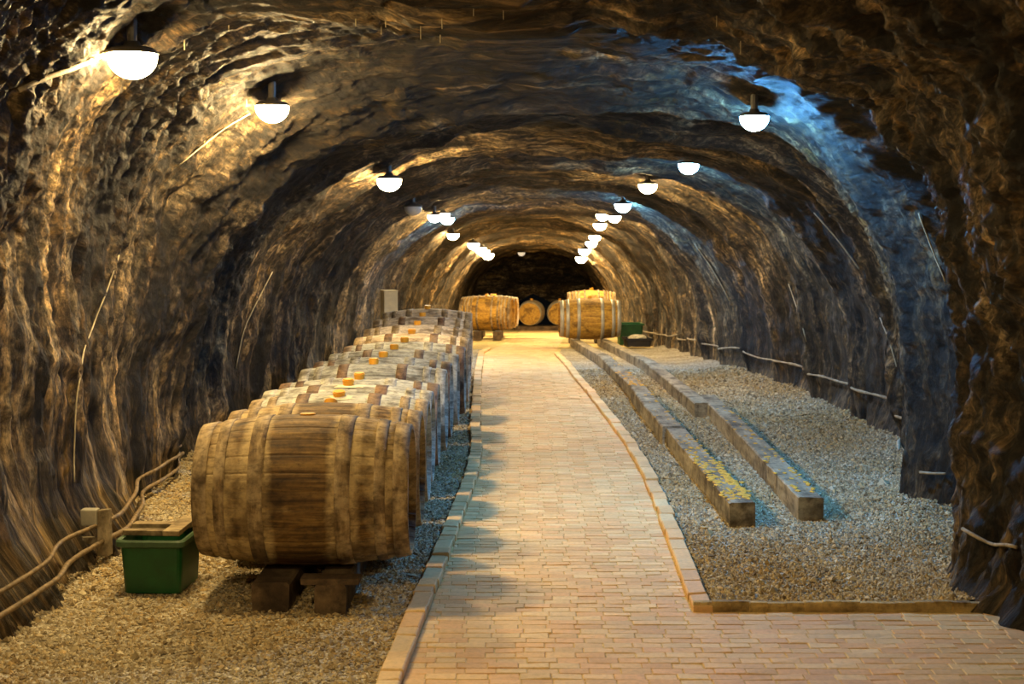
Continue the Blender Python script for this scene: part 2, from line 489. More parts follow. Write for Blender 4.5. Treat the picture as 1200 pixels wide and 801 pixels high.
JA, JB = int(NT * 0.30), int(NT * 0.70)
tag(vault_piece('wall_left', 0, JA), 'rough dark tuff wall of the cellar behind the barrel row', 'wall')
tag(vault_piece('ceiling', JA, JB), 'rough vaulted tuff ceiling hewn in ribs', 'ceiling')
tag(vault_piece('wall_right', JB, NT - 1), 'rough tuff wall and pillar beside the empty beams', 'wall')

sub = G[::2, ::3]
ni, nj = sub.shape[:2]
idx = np.arange(ni * nj).reshape(ni, nj)
q = np.stack([idx[:-1, :-1], idx[:-1, 1:], idx[1:, 1:], idx[1:, :-1]], -1).reshape(-1, 4)
BVH = BVHTree.FromPolygons(sub.reshape(-1, 3).tolist(), q.tolist())


def hit(px, py, off=0.0):
    d = ray(px, py)
    r = BVH.ray_cast(CAM, d)
    if r[0] is None: return None, None
    n = r[1]
    if n.dot(d) > 0: n = -n
    return r[0] + n * off, n


def end_wall(name, Y, flip, label):
    n = 90
    row = tunnel_pts(np.full(NT, Y), ts)
    ring = np.stack(row, -1)
    c = np.array([(ring[0, 0] + ring[-1, 0]) / 2, Y, float(z0(Y)) + 0.9])
    V, Fq = [], []
    K = 40
    for k in range(K + 1):
        f = k / K
        p = c + (ring[::3] - c) * f * 1.03
        dd = 0.14 * fbm(p[:, 0] * 1.4, p[:, 2] * 1.4, 3.0 + Y, 4) * (1 - f ** 6)
        p = p.copy(); p[:, 1] = Y + dd * (1 if flip else -1) + (0.25 * (1 - f ** 2) * (-1 if flip else 1))
        V.append(p)
    m_ = len(V[0]); V = np.concatenate(V)
    for k in range(K):
        for i in range(m_ - 1):
            a = k * m_ + i
            Fq.append((a, a + 1, a + m_ + 1, a + m_))
    me = np_mesh(name, V, np.array(Fq))
    uv = me.uv_layers.new(name='UVMap')
    ff = np.array(Fq).ravel()
    uv.data.foreach_set('uv', V[ff][:, [0, 2]].astype(np.float32).ravel())
    o = link(name, me, M['rock'], None, True)
    tag(o, label, 'wall', kind='structure')


end_wall('wall_back', Y_END - 0.1, False, 'dark rock face closing the far end of the tunnel')
end_wall('wall_closure', -4.9, True, 'unseen rock face added behind the viewer to close the tunnel')  # added out of view so that lamp light bounces back

# ------------------------------------------------------------------ floor, gravel, path
def gz(X, Y):
    """gravel surface height above the floor level"""
    X = np.asarray(X, float); Y = np.asarray(Y, float)
    b = 0.012 + 0.018 * fbm(X * 1.6, Y * 1.6, 4.4, 3)
    dl = np.clip((wall_L(Y) + 0.55 - X) / 0.55, 0, 1); dr = np.clip((X - wall_R(Y) + 0.55) / 0.55, 0, 1)
    kl = np.clip((X - path_L(Y) + 0.35) / 0.35, 0, 1); kr = np.clip((path_R(Y) + 0.35 - X) / 0.35, 0, 1)
    edge = np.maximum(kl, kr)
    return np.maximum(b, 0.004) * (1 - 0.7 * edge) + 0.07 * dl ** 2 + 0.07 * dr ** 2 + 0 * X


def gravel_bed(name, xa, xb, y0, y1, label):
    gy = []
    y = y0
    while y < y1:
        gy.append(y); y += max(0.02, 0.006 * y)
    gy.append(y1)
    gy = np.array(gy)
    s = np.linspace(0, 1, 90)
    A, B = xa(gy)[:, None], xb(gy)[:, None]
    X = A + (B - A) * s; Y = gy[:, None] + 0 * X
    Z = z0(Y) + gz(X, Y) + 0.006 * noise3(X * 30, Y * 30, 0.3)
    idx = np.arange(X.size).reshape(X.shape)
    q = np.stack([idx[:-1, :-1], idx[:-1, 1:], idx[1:, 1:], idx[1:, :-1]], -1).reshape(-1, 4)
    me = np_mesh(name, np.stack([X, Y, Z], -1).reshape(-1, 3), q)
    return link(name, me, M['gravel'], None, True)


KW = 0.08
ob = gravel_bed('floor_gravel', lambda y: wall_L(y) - 0.3, lambda y: path_L(y) - KW + 0.01, -4.9, 23.5, '')
tag(ob, 'pale gravel ground under the barrel row', 'gravel ground', kind='structure')
ob = gravel_bed('floor_gravel_bed', lambda y: path_R(y) + KW - 0.01, lambda y: wall_R(y) + 0.3, 6.12, 23.5, '')
tag(ob, 'pale gravel ground under the two rows of empty beams', 'gravel ground', kind='structure')
# plain floor under everything
gy = np.linspace(-5, Y_END + 0.5, 200)
V = []; Fc = []
for i, y in enumerate(gy):
    for x in (-3.2, -1.0, 0.3, 1.6, 3.4): V.append((x, y, float(z0(y)) - 0.0035))
for i in range(len(gy) - 1):
    for k in range(4): Fc.append((i * 5 + k, i * 5 + k + 1, i * 5 + k + 6, i * 5 + k + 5))
tag(link('floor', mesh('floor', V, Fc), M['sand'], None, True), 'sandy floor showing in the joints of the brick path', 'floor', kind='structure')


class Blocks:
    """many small bevelled blocks with a colour each, gathered as the pattern of ONE surface"""
    def __init__(s): s.V, s.F, s.C = [], [], []

    def add(s, x0, x1, y0, y1, zt, h, col, ch=0.004, skew=(0, 0, 0, 0), sl=0.0):
        b = len(s.V)
        zs = [zt + k for k in skew]
        for (x, y, z) in ((x0, y0, zt - h), (x1, y0, zt - h), (x1, y1, zt - h), (x0, y1, zt - h),
                          (x0, y0, zs[0] - ch), (x1, y0, zs[1] - ch), (x1, y1, zs[2] - ch), (x0, y1, zs[3] - ch),
                          (x0 + ch, y0 + ch, zs[0]), (x1 - ch, y0 + ch, zs[1]), (x1 - ch, y1 - ch, zs[2]), (x0 + ch, y1 - ch, zs[3])):
            s.V.append((x, y, z + sl * 0))
        for f in ((0, 1, 5, 4), (1, 2, 6, 5), (2, 3, 7, 6), (3, 0, 4, 7), (4, 5, 9, 8), (5, 6, 10, 9), (6, 7, 11, 10), (7, 4, 8, 11), (8, 9, 10, 11)):
            s.F.append(tuple(b + k for k in f))
        s.C += [col] * 12

    def build(s, name, mat):
        me = np_mesh(name, np.array(s.V), np.array(s.F))
        a = me.color_attributes.new('Col', 'FLOAT_COLOR', 'POINT')
        a.data.foreach_set('color', np.c_[np.array(s.C), np.ones(len(s.C))].astype(np.float32).ravel())
        me.shade_flat()
        return link(name, me, mat)


def brick_col(k=1.0):
    base = random.choice([(0.80, 0.53, 0.235), (0.83, 0.58, 0.275), (0.78, 0.49, 0.21), (0.84, 0.62, 0.31), (0.81, 0.56, 0.26), (0.81, 0.51, 0.23)])
    v = random.uniform(0.90, 1.08) * k
    return tuple(min(1, c * v) for c in base)


B = Blocks()
RW, BL = 0.066, 0.111
yrow = 0.5
r = 0
while yrow < Y_END - 0.3:
    xl = float(path_L(yrow)); xr = float(path_R(yrow)) - 0.004
    if yrow < 6.05 - RW: xr = float(wall_R(yrow)) + 0.15
    off = random.uniform(-0.014, 0.014) + (0.014 if r % 2 else -0.014)
    x = math.floor((xl - off) / BL) * BL + off
    zb = float(z0(yrow))
    while x < xr:
        a, b_ = max(x, xl), min(x + BL, xr)
        if b_ - a > 0.02:
            jz = random.gauss(0, 0.0009)
            sk = [random.gauss(0, 0.0012) for _ in range(4)]
            g = random.uniform(0.0005, 0.0017)
            B.add(a + g, b_ - g, yrow + g + random.gauss(0, .001), yrow + RW - g, zb + jz, 0.05, brick_col(), 0.0028, sk)
        x += BL
    yrow += RW; r += 1
tag(B.build('path', M['brick'],), 'worn brick path running down the tunnel', 'path', kind='structure')


def kerb(name, fn, side, y0, y1, top, label, red):
    K = Blocks()
    y = y0
    while y < y1:
        L_ = random.choice((0.066, 0.11, 0.11, 0.23)) if side < 0 else random.uniform(0.2, 0.25)
        a0 = float(fn(y)); a1 = float(fn(y + L_))
        jz = random.gauss(0, 0.003); jx = random.gauss(0, 0.003)
        zt = float(z0(y + L_ / 2)) + top + jz
        if side < 0: x0, x1 = a0 - KW, a0
        else: x0, x1 = a0, a0 + KW
        b = len(K.V)
        K.add(x0 + jx, x1 + jx, y + 0.002, y + L_ - 0.002, zt, 0.09, brick_col(red), 0.005, [random.gauss(0, .0015) for _ in range(4)])
        sh = a1 - a0
        for i in range(b, len(K.V)):
            v = K.V[i]
            K.V[i] = (v[0] + sh * (v[1] - y) / L_, v[1], v[2])
        y += L_
    o = K.build(name, M['brick'])
    tag(o, label, 'kerb', kind='structure')


kerb('kerb', path_L, -1, 0.5, 23.0, 0.034, 'raised brick kerb between path and barrel row', 0.95)
kerb('kerb_strip', path_R, 1, 6.05, 21.5, 0.028, 'brick kerb between path and beam gravel', 1.02)
bm = bmesh.new()
nseg = 16
for i in range(nseg):
    xa = 0.715 + (1.93 - 0.715) * i / nseg
    add_box(bm, ((xa + (1.93 - .715) / nseg / 2), 6.075, 0.0 + 0.004 * math.sin(i * 1.1)), ((1.93 - .715) / nseg + 0.002, 0.035 + 0.004 * math.sin(i * 2.3), 0.075), None, 0.004)
tag(link('kerb_board', bm_mesh('kerb_board', bm), M['edging']), 'wooden edging board closing the gravel off from the bricks', 'edging board', kind='structure')


def stones(name, n, xa, xb, y0, y1, label, ban=None):
    u = rng.random(n)
    Y = y0 * (y1 / y0) ** u                      # denser towards the viewer
    s = rng.random(n)
    X = xa(Y) + (xb(Y) - xa(Y)) * s
    if ban is not None:
        k = ~ban(X, Y); X, Y = X[k], Y[k]
    n = len(X)
    Z = z0(Y) + gz(X, Y)
    r = rng.lognormal(math.log(0.0056), 0.38, n) * (0.72 + 0.05 * Y)
    base = np.array([(1, 0, 0), (-1, 0, 0), (0, 1, 0), (0, -1, 0), (0, 0, .8), (0, 0, -.8)], float)
    V = base[None] * r[:, None, None] * rng.uniform(0.6, 1.35, (n, 6, 1))
    V += rng.normal(0, 0.18, (n, 6, 3)) * r[:, None, None]
    a = rng.random(n) * 2 * PI
    ca, sa = np.cos(a)[:, None], np.sin(a)[:, None]
    Vx = V[..., 0] * ca - V[..., 1] * sa; Vy = V[..., 0] * sa + V[..., 1] * ca
    V = np.stack([Vx + X[:, None], Vy + Y[:, None], V[..., 2] + (Z + 0.3 * r)[:, None]], -1).reshape(-1, 3)
    T = np.array([(0, 2, 4), (2, 1, 4), (1, 3, 4), (3, 0, 4), (2, 0, 5), (1, 2, 5), (3, 1, 5), (0, 3, 5)])
    Fq = (np.arange(n)[:, None, None] * 6 + T[None]).reshape(-1, 3)
    me = np_mesh(name, V, Fq)
    pal = np.array([(0.50, 0.42, 0.26), (0.62, 0.53, 0.35), (0.39, 0.31, 0.18), (0.72, 0.65, 0.48), (0.53, 0.46, 0.31), (0.26, 0.20, 0.115), (0.60, 0.46, 0.24)])
    c = pal[rng.integers(0, len(pal), n)] * rng.uniform(0.8, 1.15, (n, 1))
    earth = np.clip(0.5 + 1.1 * fbm(X * 1.1 + 3, Y * 0.8, 8.8, 4), 0, 1)[:, None]      # browner, earthier patches
    c = c * (1 - earth * np.array([0.12, 0.22, 0.40]))
    c = np.repeat(c, 6, 0)
    at_ = me.color_attributes.new('Col', 'FLOAT_COLOR', 'POINT')
    at_.data.foreach_set('color', np.c_[c, np.ones(len(c))].astype(np.float32).ravel())
    me.shade_flat()
    o = link(name, me, M['stone'])
    tag(o, label, 'gravel', kind='stuff')


stones('gravel', 75000, lambda y: wall_L(y) + 0.02, lambda y: path_L(y) - KW - 0.01, 4.6, 16.0, 'loose pale gravel scattered under and before the barrel row')
stones('gravel', 100000, lambda y: path_R(y) + KW + 0.01, lambda y: wall_R(y) - 0.02, 6.12, 17.0, 'loose pale gravel around the two rows of empty beams')

# ------------------------------------------------------------------ beams
def beam(name, p0, p1, w, h, mat, label, group, zlift=0.0, mould=0.0, seed=0):
    """timber lying along the tunnel between two plan points"""
    rs = random.Random(seed)
    p0 = Vector(p0); p1 = Vector(p1)
    L_ = (p1 - p0).length
    d = (p1 - p0).normalized(); s = Vector((d.y, -d.x))
    n = max(6, int(L_ / 0.12))
    V = []; Fc = []
    za = float(z0(p0.y)) + zlift; zb = float(z0(p1.y)) + zlift
    c = 0.008
    prof = [(-w / 2, 0.0), (w / 2, 0.0), (w / 2, h - c), (w / 2 - c, h), (-w / 2 + c, h), (-w / 2, h - c)]
    k = len(prof)
    ph = rs.random() * 9
    mid = (p0 + p1) / 2
    for i in range(n + 1):
        f = i / n
        q = p0 + (p1 - p0) * f
        zz = za + (zb - za) * f
        wob = 0.005 * math.sin(f * 5 + ph)
        for (a, b) in prof:
            j = 0.003
            V.append((q.x + s.x * (a + wob) + rs.uniform(-j, j) - mid.x, q.y + s.y * (a + wob) - mid.y, zz + b + (rs.uniform(-j, j) if b > 0.02 else 0)))
    for i in range(n):
        for m_ in range(k):
            Fc.append((i * k + m_, i * k + (m_ + 1) % k, (i + 1) * k + (m_ + 1) % k, (i + 1) * k + m_))
    Fc.append(tuple(range(k))); Fc.append(tuple(n * k + m_ for m_ in range(k))[::-1])
    bm = bmesh.new()
    vs = [bm.verts.new(v) for v in V]
    for f in Fc: bm.faces.new([vs[i] for i in f])
    root = link(name, bm_mesh(name, bm), mat)
    root.location = (mid.x, mid.y, 0)
    tag(root, label, 'beam', group)
    if mould:
        bm = bmesh.new()
        for _ in range(int(mould)):
            f = abs(rs.gauss(0, 0.25)) if rs.random() < .6 else rs.random()
            if f > 0.95: continue
            e = rs.choice((-0.30, -0.36, -0.42, 0.1, 0.35))
            q = p0 + (p1 - p0) * (0.03 + f * 0.9) + s * (w * e * -1 + rs.gauss(0, 0.013))
            rr = rs.uniform(0.004, 0.019)
            bmesh.ops.create_icosphere(bm, subdivisions=1, radius=rr, matrix=Matrix.Translation((q.x - mid.x, q.y - mid.y, za + (zb - za) * f + h)) @ Matrix.Diagonal((1, 1.8, 0.30, 1)))
        o = link('mould_crust', bm_mesh('mould_crust', bm), M['fungus'], root)
        o['label'] = 'orange mould crust along the upper face'
    return root


gB = 'empty barrel beams on the gravel'
BH = 0.135
beam('timber_beam', (1.165, 7.78), (1.125, 10.75), 0.135, BH, M['timber'], 'squared beam beside the path, mould-crusted, its sawn end towards the front', gB, 0, 420, 1)
beam('timber_beam', (1.10, 10.78), (1.07, 13.5), 0.145, BH + .005, M['timber'], 'second beam along in the row beside the path', gB, 0, 30, 2)
beam('timber_beam', (1.08, 13.53), (1.0, 18.2), 0.135, BH, M['timber'], 'third beam along in the row beside the path, reaching the floor crest', gB, 0, 120, 3)
beam('timber_beam', (1.0, 18.23), (0.90, 25.2), 0.135, BH - .01, M['timber'], 'beam of the path-side row running under the golden barrel', gB, 0, 0, 4)
beam('timber_beam', (1.56, 7.93), (1.63, 12.9), 0.135, BH, M['timber'], 'squared beam on the wall side, mould specks at its sawn end', gB, 0, 110, 5)
beam('timber_beam', (1.50, 12.3), (1.44, 16.8), 0.13, BH, M['timber'], 'second beam of the wall-side row, end butting past the first', gB, 0, 0, 6)
beam('timber_beam', (1.45, 16.83), (1.36, 25.2), 0.13, BH - .01, M['timber'], 'beam of the wall-side row running under the golden barrel', gB, 0, 0, 7)
gL = 'beams under the barrel row'
beam('timber_beam', (-1.03, 6.02), (-1.06, 15.9), 0.155, 0.124, M['timber_dark'], 'dark beam carrying the barrel row, next to the green tub', gL, 0, 0, 8)
beam('timber_beam', (-0.77, 5.98), (-0.82, 15.9), 0.13, 0.124, M['timber_dark'], 'dark beam carrying the barrel row, on the path side', gL, 0, 0, 9)

# ------------------------------------------------------------------ barrels
def barrel_meshes(staves=26, rb=0.5, rh=0.425, nx=16):
    """unit barrel: length 1 along x, bilge diameter 1"""
    A = []
    for s in range(staves):
        for (f, dr) in ((0.015, -0.003), (0.10, 0.0), (0.5, 0.0018), (0.90, 0.0), (0.985, -0.003)):
            A.append((2 * PI * (s + f) / staves, dr))
    na = len(A)
    prof = [(-0.5, rh)]
    us = np.linspace(-0.5, 0.5, nx + 1)
    rad = lambda u: rb - (rb - rh) * (abs(2 * u)) ** 1.9
    V, Fc = [], []
    rings = [(-0.455, rh - 0.04), (-0.5, rh - 0.022)] + [(u, rad(u)) for u in us] + [(0.5, rh - 0.022), (0.455, rh - 0.04)]
    for (u, r_) in rings:
        for (a, dr) in A:
            V.append((u, math.sin(a) * (r_ + dr), math.cos(a) * (r_ + dr)))
    for i in range(len(rings) - 1):
        for k in range(na):
            Fc.append((i * na + k, (i + 1) * na + k, (i + 1) * na + (k + 1) % na, i * na + (k + 1) % na))
    body = mesh('barrel_staves', V, Fc)

    def head(sg):
        bm = bmesh.new()
        R_ = rh - 0.03; n = 7; u = sg * 0.462
        for k in range(n):
            a0 = -R_ + 2 * R_ * k / n + 0.0025; a1 = -R_ + 2 * R_ * (k + 1) / n - 0.0025
            pts = []
            for j in range(9):
                x_ = a0 + (a1 - a0) * j / 8; pts.append((x_, math.sqrt(max(0, R_ * R_ - x_ * x_))))
            lo = [(x_, -z_) for x_, z_ in pts][::-1]
            loop = pts + [p for p in lo if abs(p[1]) > 1e-6]
            uniq = []
            for p in loop:
                if not uniq or (abs(p[0] - uniq[-1][0]) + abs(p[1] - uniq[-1][1])) > 1e-5: uniq.append(p)
            f1 = [bm.verts.new((u, p[0], p[1])) for p in uniq]
            f2 = [bm.verts.new((u - sg * 0.02, p[0], p[1])) for p in uniq]
            bm.faces.new(f1); bm.faces.new(f2[::-1])
            m_ = len(uniq)
            for i in range(m_): bm.faces.new((f1[i], f1[(i + 1) % m_], f2[(i + 1) % m_], f2[i]))
        return bm_mesh('barrel_head', bm)

    def hoop(u0, u1, th=0.008):
        V, Fc = [], []
        n = 64
        cs = [(u0, 0), (u0, th), (u1, th), (u1, 0)]
        if u1 - u0 > 0.03: cs = [(u0, 0), (u0, th), ((u0 + u1) / 2, th + 0.001), (u1, th), (u1, 0)]
        for k in range(n):
            a = 2 * PI * k / n
            for (u, e) in cs:
                r_ = rad(u) + e
                V.append((u, math.sin(a) * r_, math.cos(a) * r_))
        m_ = len(cs)
        for k in range(n):
            k2 = (k + 1) % n
            for j in range(m_ - 1):
                Fc.append((k * m_ + j, k * m_ + j + 1, k2 * m_ + j + 1, k2 * m_ + j))
        # lap plate with two rivets
        return mesh('hoop', V, Fc)
    return body, head(-1), head(1), hoop


BODY, HEADL, HEADR, HOOPF = barrel_meshes()
OLD_H = [(-0.498, -0.43), (-0.395, -0.345), (-0.235, -0.165), (0.165, 0.235), (0.345, 0.395), (0.43, 0.498)]
NEW_H = [(-0.498, -0.435), (-0.40, -0.345), (-0.22, -0.165), (0.165, 0.22), (0.345, 0.40), (0.435, 0.498)]
WOOD_H = [(-0.498, -0.44), (-0.415, -0.375), (-0.35, -0.31), (-0.285, -0.245), (-0.16, -0.125), (0.125, 0.16), (0.245, 0.285), (0.31, 0.35), (0.375, 0.415), (0.44, 0.498)]
HM = {'old': [HOOPF(*h) for h in OLD_H], 'new': [HOOPF(*h) for h in NEW_H], 'split': [HOOPF(*h, th=0.02) for h in WOOD_H]}


def bung_mesh():
    bm = bmesh.new()
    bmesh.ops.create_cone(bm, cap_ends=True, segments=20, radius1=0.85, radius2=1.0, depth=1.0)
    bmesh.ops.bevel(bm, geom=[e for e in bm.edges if all(v.co.z > 0.4 for v in e.verts)], offset=0.16, segments=2, affect='EDGES')
    return bm_mesh('bung', bm)


def residue_mesh():
    bm = bmesh.new()
    bmesh.ops.create_icosphere(bm, subdivisions=3, radius=1.0)
    for v in bm.verts:
        k = 1 + 0.35 * float(noise3(v.co.x * 2, v.co.y * 2, v.co.z * 2))
        v.co = Vector((v.co.x * k * 1.3, v.co.y * k, v.co.z * 0.25))
    return bm_mesh('residue', bm)


BUNG, RESID = bung_mesh(), residue_mesh()
_mm = {}


def mcopy(me, mat):
    key = (me.name, mat.name)
    if key not in _mm:
        c = me.copy(); c.materials.clear(); c.materials.append(mat); _mm[key] = c
    return _mm[key]


def barrel(loc, L_, D_, wood, hoopm, style, label, group, rot=0.0, roll=0.0, bung_h=0.035, resid=False, headm=None, hoops2=None):
    root = empty('barrel', loc, (roll, 0, rot))
    tag(root, label, 'barrel', group)
    def part(name, me, mat, parent=root, scale=True):
        o = link(name, mcopy(me, mat), None, parent)
        if scale: o.scale = (L_, D_, D_)
        return o
    b = part('staves', BODY, wood)
    part('barrel_head', HEADL, headm or wood); part('barrel_head', HEADR, headm or wood)
    for i, me in enumerate(HM[style]):
        mat = hoopm if not hoops2 else (hoops2 if i in (2, 3) else hoopm)
        o = part('hoop', me, mat)
        o.data.polygons.foreach_set('use_smooth', [True] * len(o.data.polygons))
    bg = part('bung', BUNG, M['bung'], root, False)
    bg.location = (0, 0, D_ / 2 + bung_h / 2 - 0.006); bg.scale = (0.034, 0.034, bung_h)
    if resid:
        rs = part('residue', RESID, M['residue'], bg, False)
        rs.location = (0.3, -0.5, -0.45); rs.scale = (1.9, 1.2, 0.6)
    return root


# row on the left: depth, right-hand end (photo column), top (photo row)
ROW = [(6.36, 482, 488, .895), (7.00, 494, 474, .90), (7.63, 502, 462, .91), (8.24, 507, 452, .935), (8.82, 514, 444, .94), (9.41, 523, 427, .92),
       (10.02, 529, 419, .92), (10.66, 537, 410, .92), (11.32, 545, 401, .92), (12.10, 549, 391, .92), (13.0, 551, 381, .92), (14.1, 552, 371, .92), (15.3, 553, 362, .91)]
STY = ['brown', 'brown', 'greytan', 'grey', 'grey', 'grey', 'grey', 'grey', 'grey', 'tan', 'tan', 'tan', 'tan']
ORD = ['first', 'second', 'third', 'fourth', 'fifth', 'sixth', 'seventh', 'eighth', 'ninth', 'tenth', 'eleventh', 'twelfth', 'last']
DESC = ['big brown mould-stained barrel standing beside the green tub, {} of the row', 'brown barrel tucked behind the big front one, {} of the row',
        'grey-tan barrel with crusty amber bung, {} of the row', 'slim grey barrel with tall bung and pale crust, {} of the row',
        'pale mouldy grey barrel with a round amber bung, {} of the row', 'pale whitish barrel with a flat yellow bung, {} of the row',
        'greenish grey barrel, {} of the row', 'dark grey barrel with small yellow bung, {} of the row', 'dark olive barrel before the tan ones, {} of the row',
        'tan barrel with a brown bung, {} of the row', 'dusty tan barrel with grey bands, {} of the row', 'dusty tan barrel, {} of the row', '{} barrel of the row, orange bung, next to the pale box']
ROLL = {0: -0.02, 1: -0.5, 2: 0.20, 3: 0.08, 4: 0.10}
for i, (Y, xr, yt, L_) in enumerate(ROW):
    zt = CAM_Z - (yt - 268) / F * Y + 0.003
    R_ = (zt - 0.128) / 2
    Xr = (xr - 610) / F * Y
    wood = {'brown': M['oak_brown'], 'greytan': M['oak_grey'], 'grey': M['oak_grey'], 'tan': M['oak_tan']}[STY[i]]
    gh = M['hoop_grey'] if STY[i] == 'grey' else M['hoop_mould']
    hp = {'brown': M['hoop_mould'], 'greytan': M['hoop_mould'], 'grey': (M['hoop_rust'], M['hoop_grey'])[i % 2], 'tan': M['hoop_mould']}[STY[i]]
    barrel((Xr - L_ / 2, Y, 0.130 + R_), L_, 2 * R_, wood, hp, 'old', DESC[i].format(ORD[i]), 'aged barrels in the long row', 0.0 + random.uniform(-.012, .012), ROLL.get(i, random.uniform(-.04, .08)),
           0.012 if i == 0 else (0.03 if i in (2,) else 0.042), i in (2, 3), None, (M['hoop_rust'] if i in (2,) or i % 2 else gh) if i > 1 else None)


def far_barrel(px0, px1, Y, zb, D_, L_, style, wood, hp, label, group, rot=0.0, headm=None, hoops2=None):
    Xc = ((px0 + px1) / 2 - 610) / F * Y
    return barrel((Xc, Y, float(z0(Y)) + zb + D_ / 2), L_, D_, wood, hp, style, label, group, rot, 0, 0.045, False, headm, hoops2)


gG = 'golden barrels farther down the tunnel'
far_barrel(655, 727, 24.3, 0.13, 0.675, 0.99, 'new', M['oak_gold'], M['hoop_steel'], 'golden barrel with wide silver hoops on the ends of the beams', gG, 0.03)
far_barrel(667, 719, 26.6, 0.26, 0.68, 0.86, 'split', M['oak_gold'], M['hoop_mould'], 'ribbed pale barrel showing above the silver-hooped golden one', gG, 0.0)
far_barrel(541, 600, 28.3, 0.18, 0.66, 0.97, 'split', M['oak_gold'], M['hoop_mould'], 'golden barrel with many hoops beyond the aged row', gG, -0.16)
far_barrel(550, 603, 29.6, 0.18, 0.66, 0.95, 'split', M['oak_gold'], M['hoop_mould'], 'golden barrel standing second in the short row beyond the aged row', gG, -0.12)
far_barrel(554, 606, 31.0, 0.18, 0.66, 0.95, 'split', M['oak_tan'], M['hoop_steel'], 'pale-headed barrel at the back of the short row', gG, -0.10)
far_barrel(609, 637, 36.2, 0.115, 0.62, 0.9, 'new', M['oak_gold'], M['hoop_steel'], 'golden barrel showing its round head in the middle of the far end', gG, PI / 2 - 0.12)
far_barrel(642, 670, 36.4, 0.115, 0.62, 0.9, 'new', M['oak_gold'], M['hoop_steel'], 'head-on golden barrel half hidden by the silver-hooped one', gG, PI / 2 - 0.05)
gS = 'supports under the golden barrels'
for (x0, x1, ya, yb, lab) in ((-1.02, -0.62, 27.9, 31.4, 'dark beam under the short row of golden barrels, wall side'), (-0.62, -0.25, 27.9, 31.4, 'dark beam under the short row of golden barrels, path side')):
    beam('timber_beam', ((x0 + x1) / 2, ya), ((x0 + x1) / 2, yb), 0.15, 0.165, M['timber_dark'], lab, gS, 0, 0, int(abs(x0) * 99))
for Yc, lab in ((35.95, 'low dark cross beam under the head-on barrels, nearer edge'), (36.5, 'low dark cross beam under the head-on barrels, rear edge')):
    bm = bmesh.new(); add_box(bm, (0, 0, 0.055), (1.5, 0.14, 0.11), None, 0.01)
    o = link('timber_beam', bm_mesh('timber_beam', bm), M['timber_dark']); o.location = (0.62, Yc, float(z0(Yc))); tag(o, lab, 'beam', gS)
for xx, lab in ((0.93, 'tall dark block under the ribbed pale barrel, path side'), (1.39, 'tall dark block under the ribbed pale barrel, wall side')):
    bm = bmesh.new(); add_box(bm, (0, 0, 0.1325), (0.14, 0.5, 0.265), None, 0.01)
    o = link('support_block', bm_mesh('support_block', bm), M['timber_dark']); o.location = (xx, 26.6, float(z0(26.6))); tag(o, lab, 'block', gS)

# ------------------------------------------------------------------ lamps
def bowl_mesh():
    V, Fc = [], []
    n, k = 28, 10
    prof = [(0.97, 0.10)] + [(math.cos(a), -0.92 * math.sin(a)) for a in np.linspace(0, PI / 2 * 0.97, k)]
    for (r_, z_) in prof:
        for j in range(n):
            a = 2 * PI * j / n; V.append((math.cos(a) * r_, math.sin(a) * r_, z_))
    for i in range(len(prof) - 1):
        for j in range(n): Fc.append((i * n + j, (i + 1) * n + j, (i + 1) * n + (j + 1) % n, i * n + (j + 1) % n))
    Fc.append(tuple((len(prof) - 1) * n + j for j in range(n))[::-1])
    me = mesh('glass_bowl', V, [f[::-1] for f in Fc]); return me


def cap_mesh():
    V, Fc = [], []
    n = 28
    prof = [(0.0, 0.62), (0.30, 0.60), (0.36, 0.42), (0.84, 0.34), (1.08, 0.13), (1.07, 0.09), (0.97, 0.09), (0.0, 0.11)]
    for (r_, z_) in prof:
        for j in range(n):
            a = 2 * PI * j / n; V.append((math.cos(a) * max(r_, 1e-3), math.sin(a) * max(r_, 1e-3), z_))
    for i in range(len(prof) - 1):
        for j in range(n): Fc.append((i * n + j, i * n + (j + 1) % n, (i + 1) * n + (j + 1) % n, (i + 1) * n + j))
    return mesh('lamp_base', V, Fc)


BOWL, CAP = bowl_mesh(), cap_mesh()
LAMP_AT = []


def lamp(px, py, col, label, dia, Y=None, loc=None, ext=None):
    if loc is None:
        y_ = Y + (ext if ext is not None else min(2.0, 0.16 * Y))
        while y_ > 3:
            p = at(px, py, y_)
            r = BVH.ray_cast(Vector((p.x, p.y, 1.0 + float(z0(p.y)))), Vector((0, 0, 1)))
            ok = r[0] is not None and r[0].z - p.z > 0.085 + 0.1 * dia
            if ok:
                for q in (p + RGT * dia * 0.55, p - RGT * dia * 0.55, p + Vector((0, 0, 0.02))):
                    v = BVH.ray_cast(CAM, (q - CAM).normalized())
                    if v[0] is not None and v[3] < (q - CAM).length: ok = False
            if ok: break
            y_ -= 0.05
        dia = min(dia * y_ / Y, 0.27)
    else:
        p = Vector(loc)
    R_ = dia / 2
    root = empty('dome_lamp', p)
    tag(root, label, 'lamp', 'dome lamps along the vault')
    b = link('glass_bowl', mcopy(BOWL, M[col]), None, root, True); b.scale = (R_, R_, R_)
    c = link('lamp_base', mcopy(CAP, M['lampbase']), None, root, True); c.scale = (R_, R_, R_)
    # hanger reaching the rock above
    r = BVH.ray_cast(p + Vector((0, 0, 0.02)), Vector((0, 0, 1)))
    top = r[0].z if r[0] is not None else p.z + 0.2
    bmh = bmesh.new()
    hh = max(0.02, top - (p.z + 0.55 * R_) + 0.03)
    bmesh.ops.create_cone(bmh, cap_ends=True, segments=10, radius1=0.02, radius2=0.024, depth=hh, matrix=Matrix.Translation((0, 0, 0.55 * R_ + hh / 2)))
    hg = link('hanger', bm_mesh('hanger', bmh), M['lampbase'], c); hg.scale = (1 / R_,) * 3
    LAMP_AT.append((label, tuple(round(c, 2) for c in p), round(top - p.z, 2)))
    return root


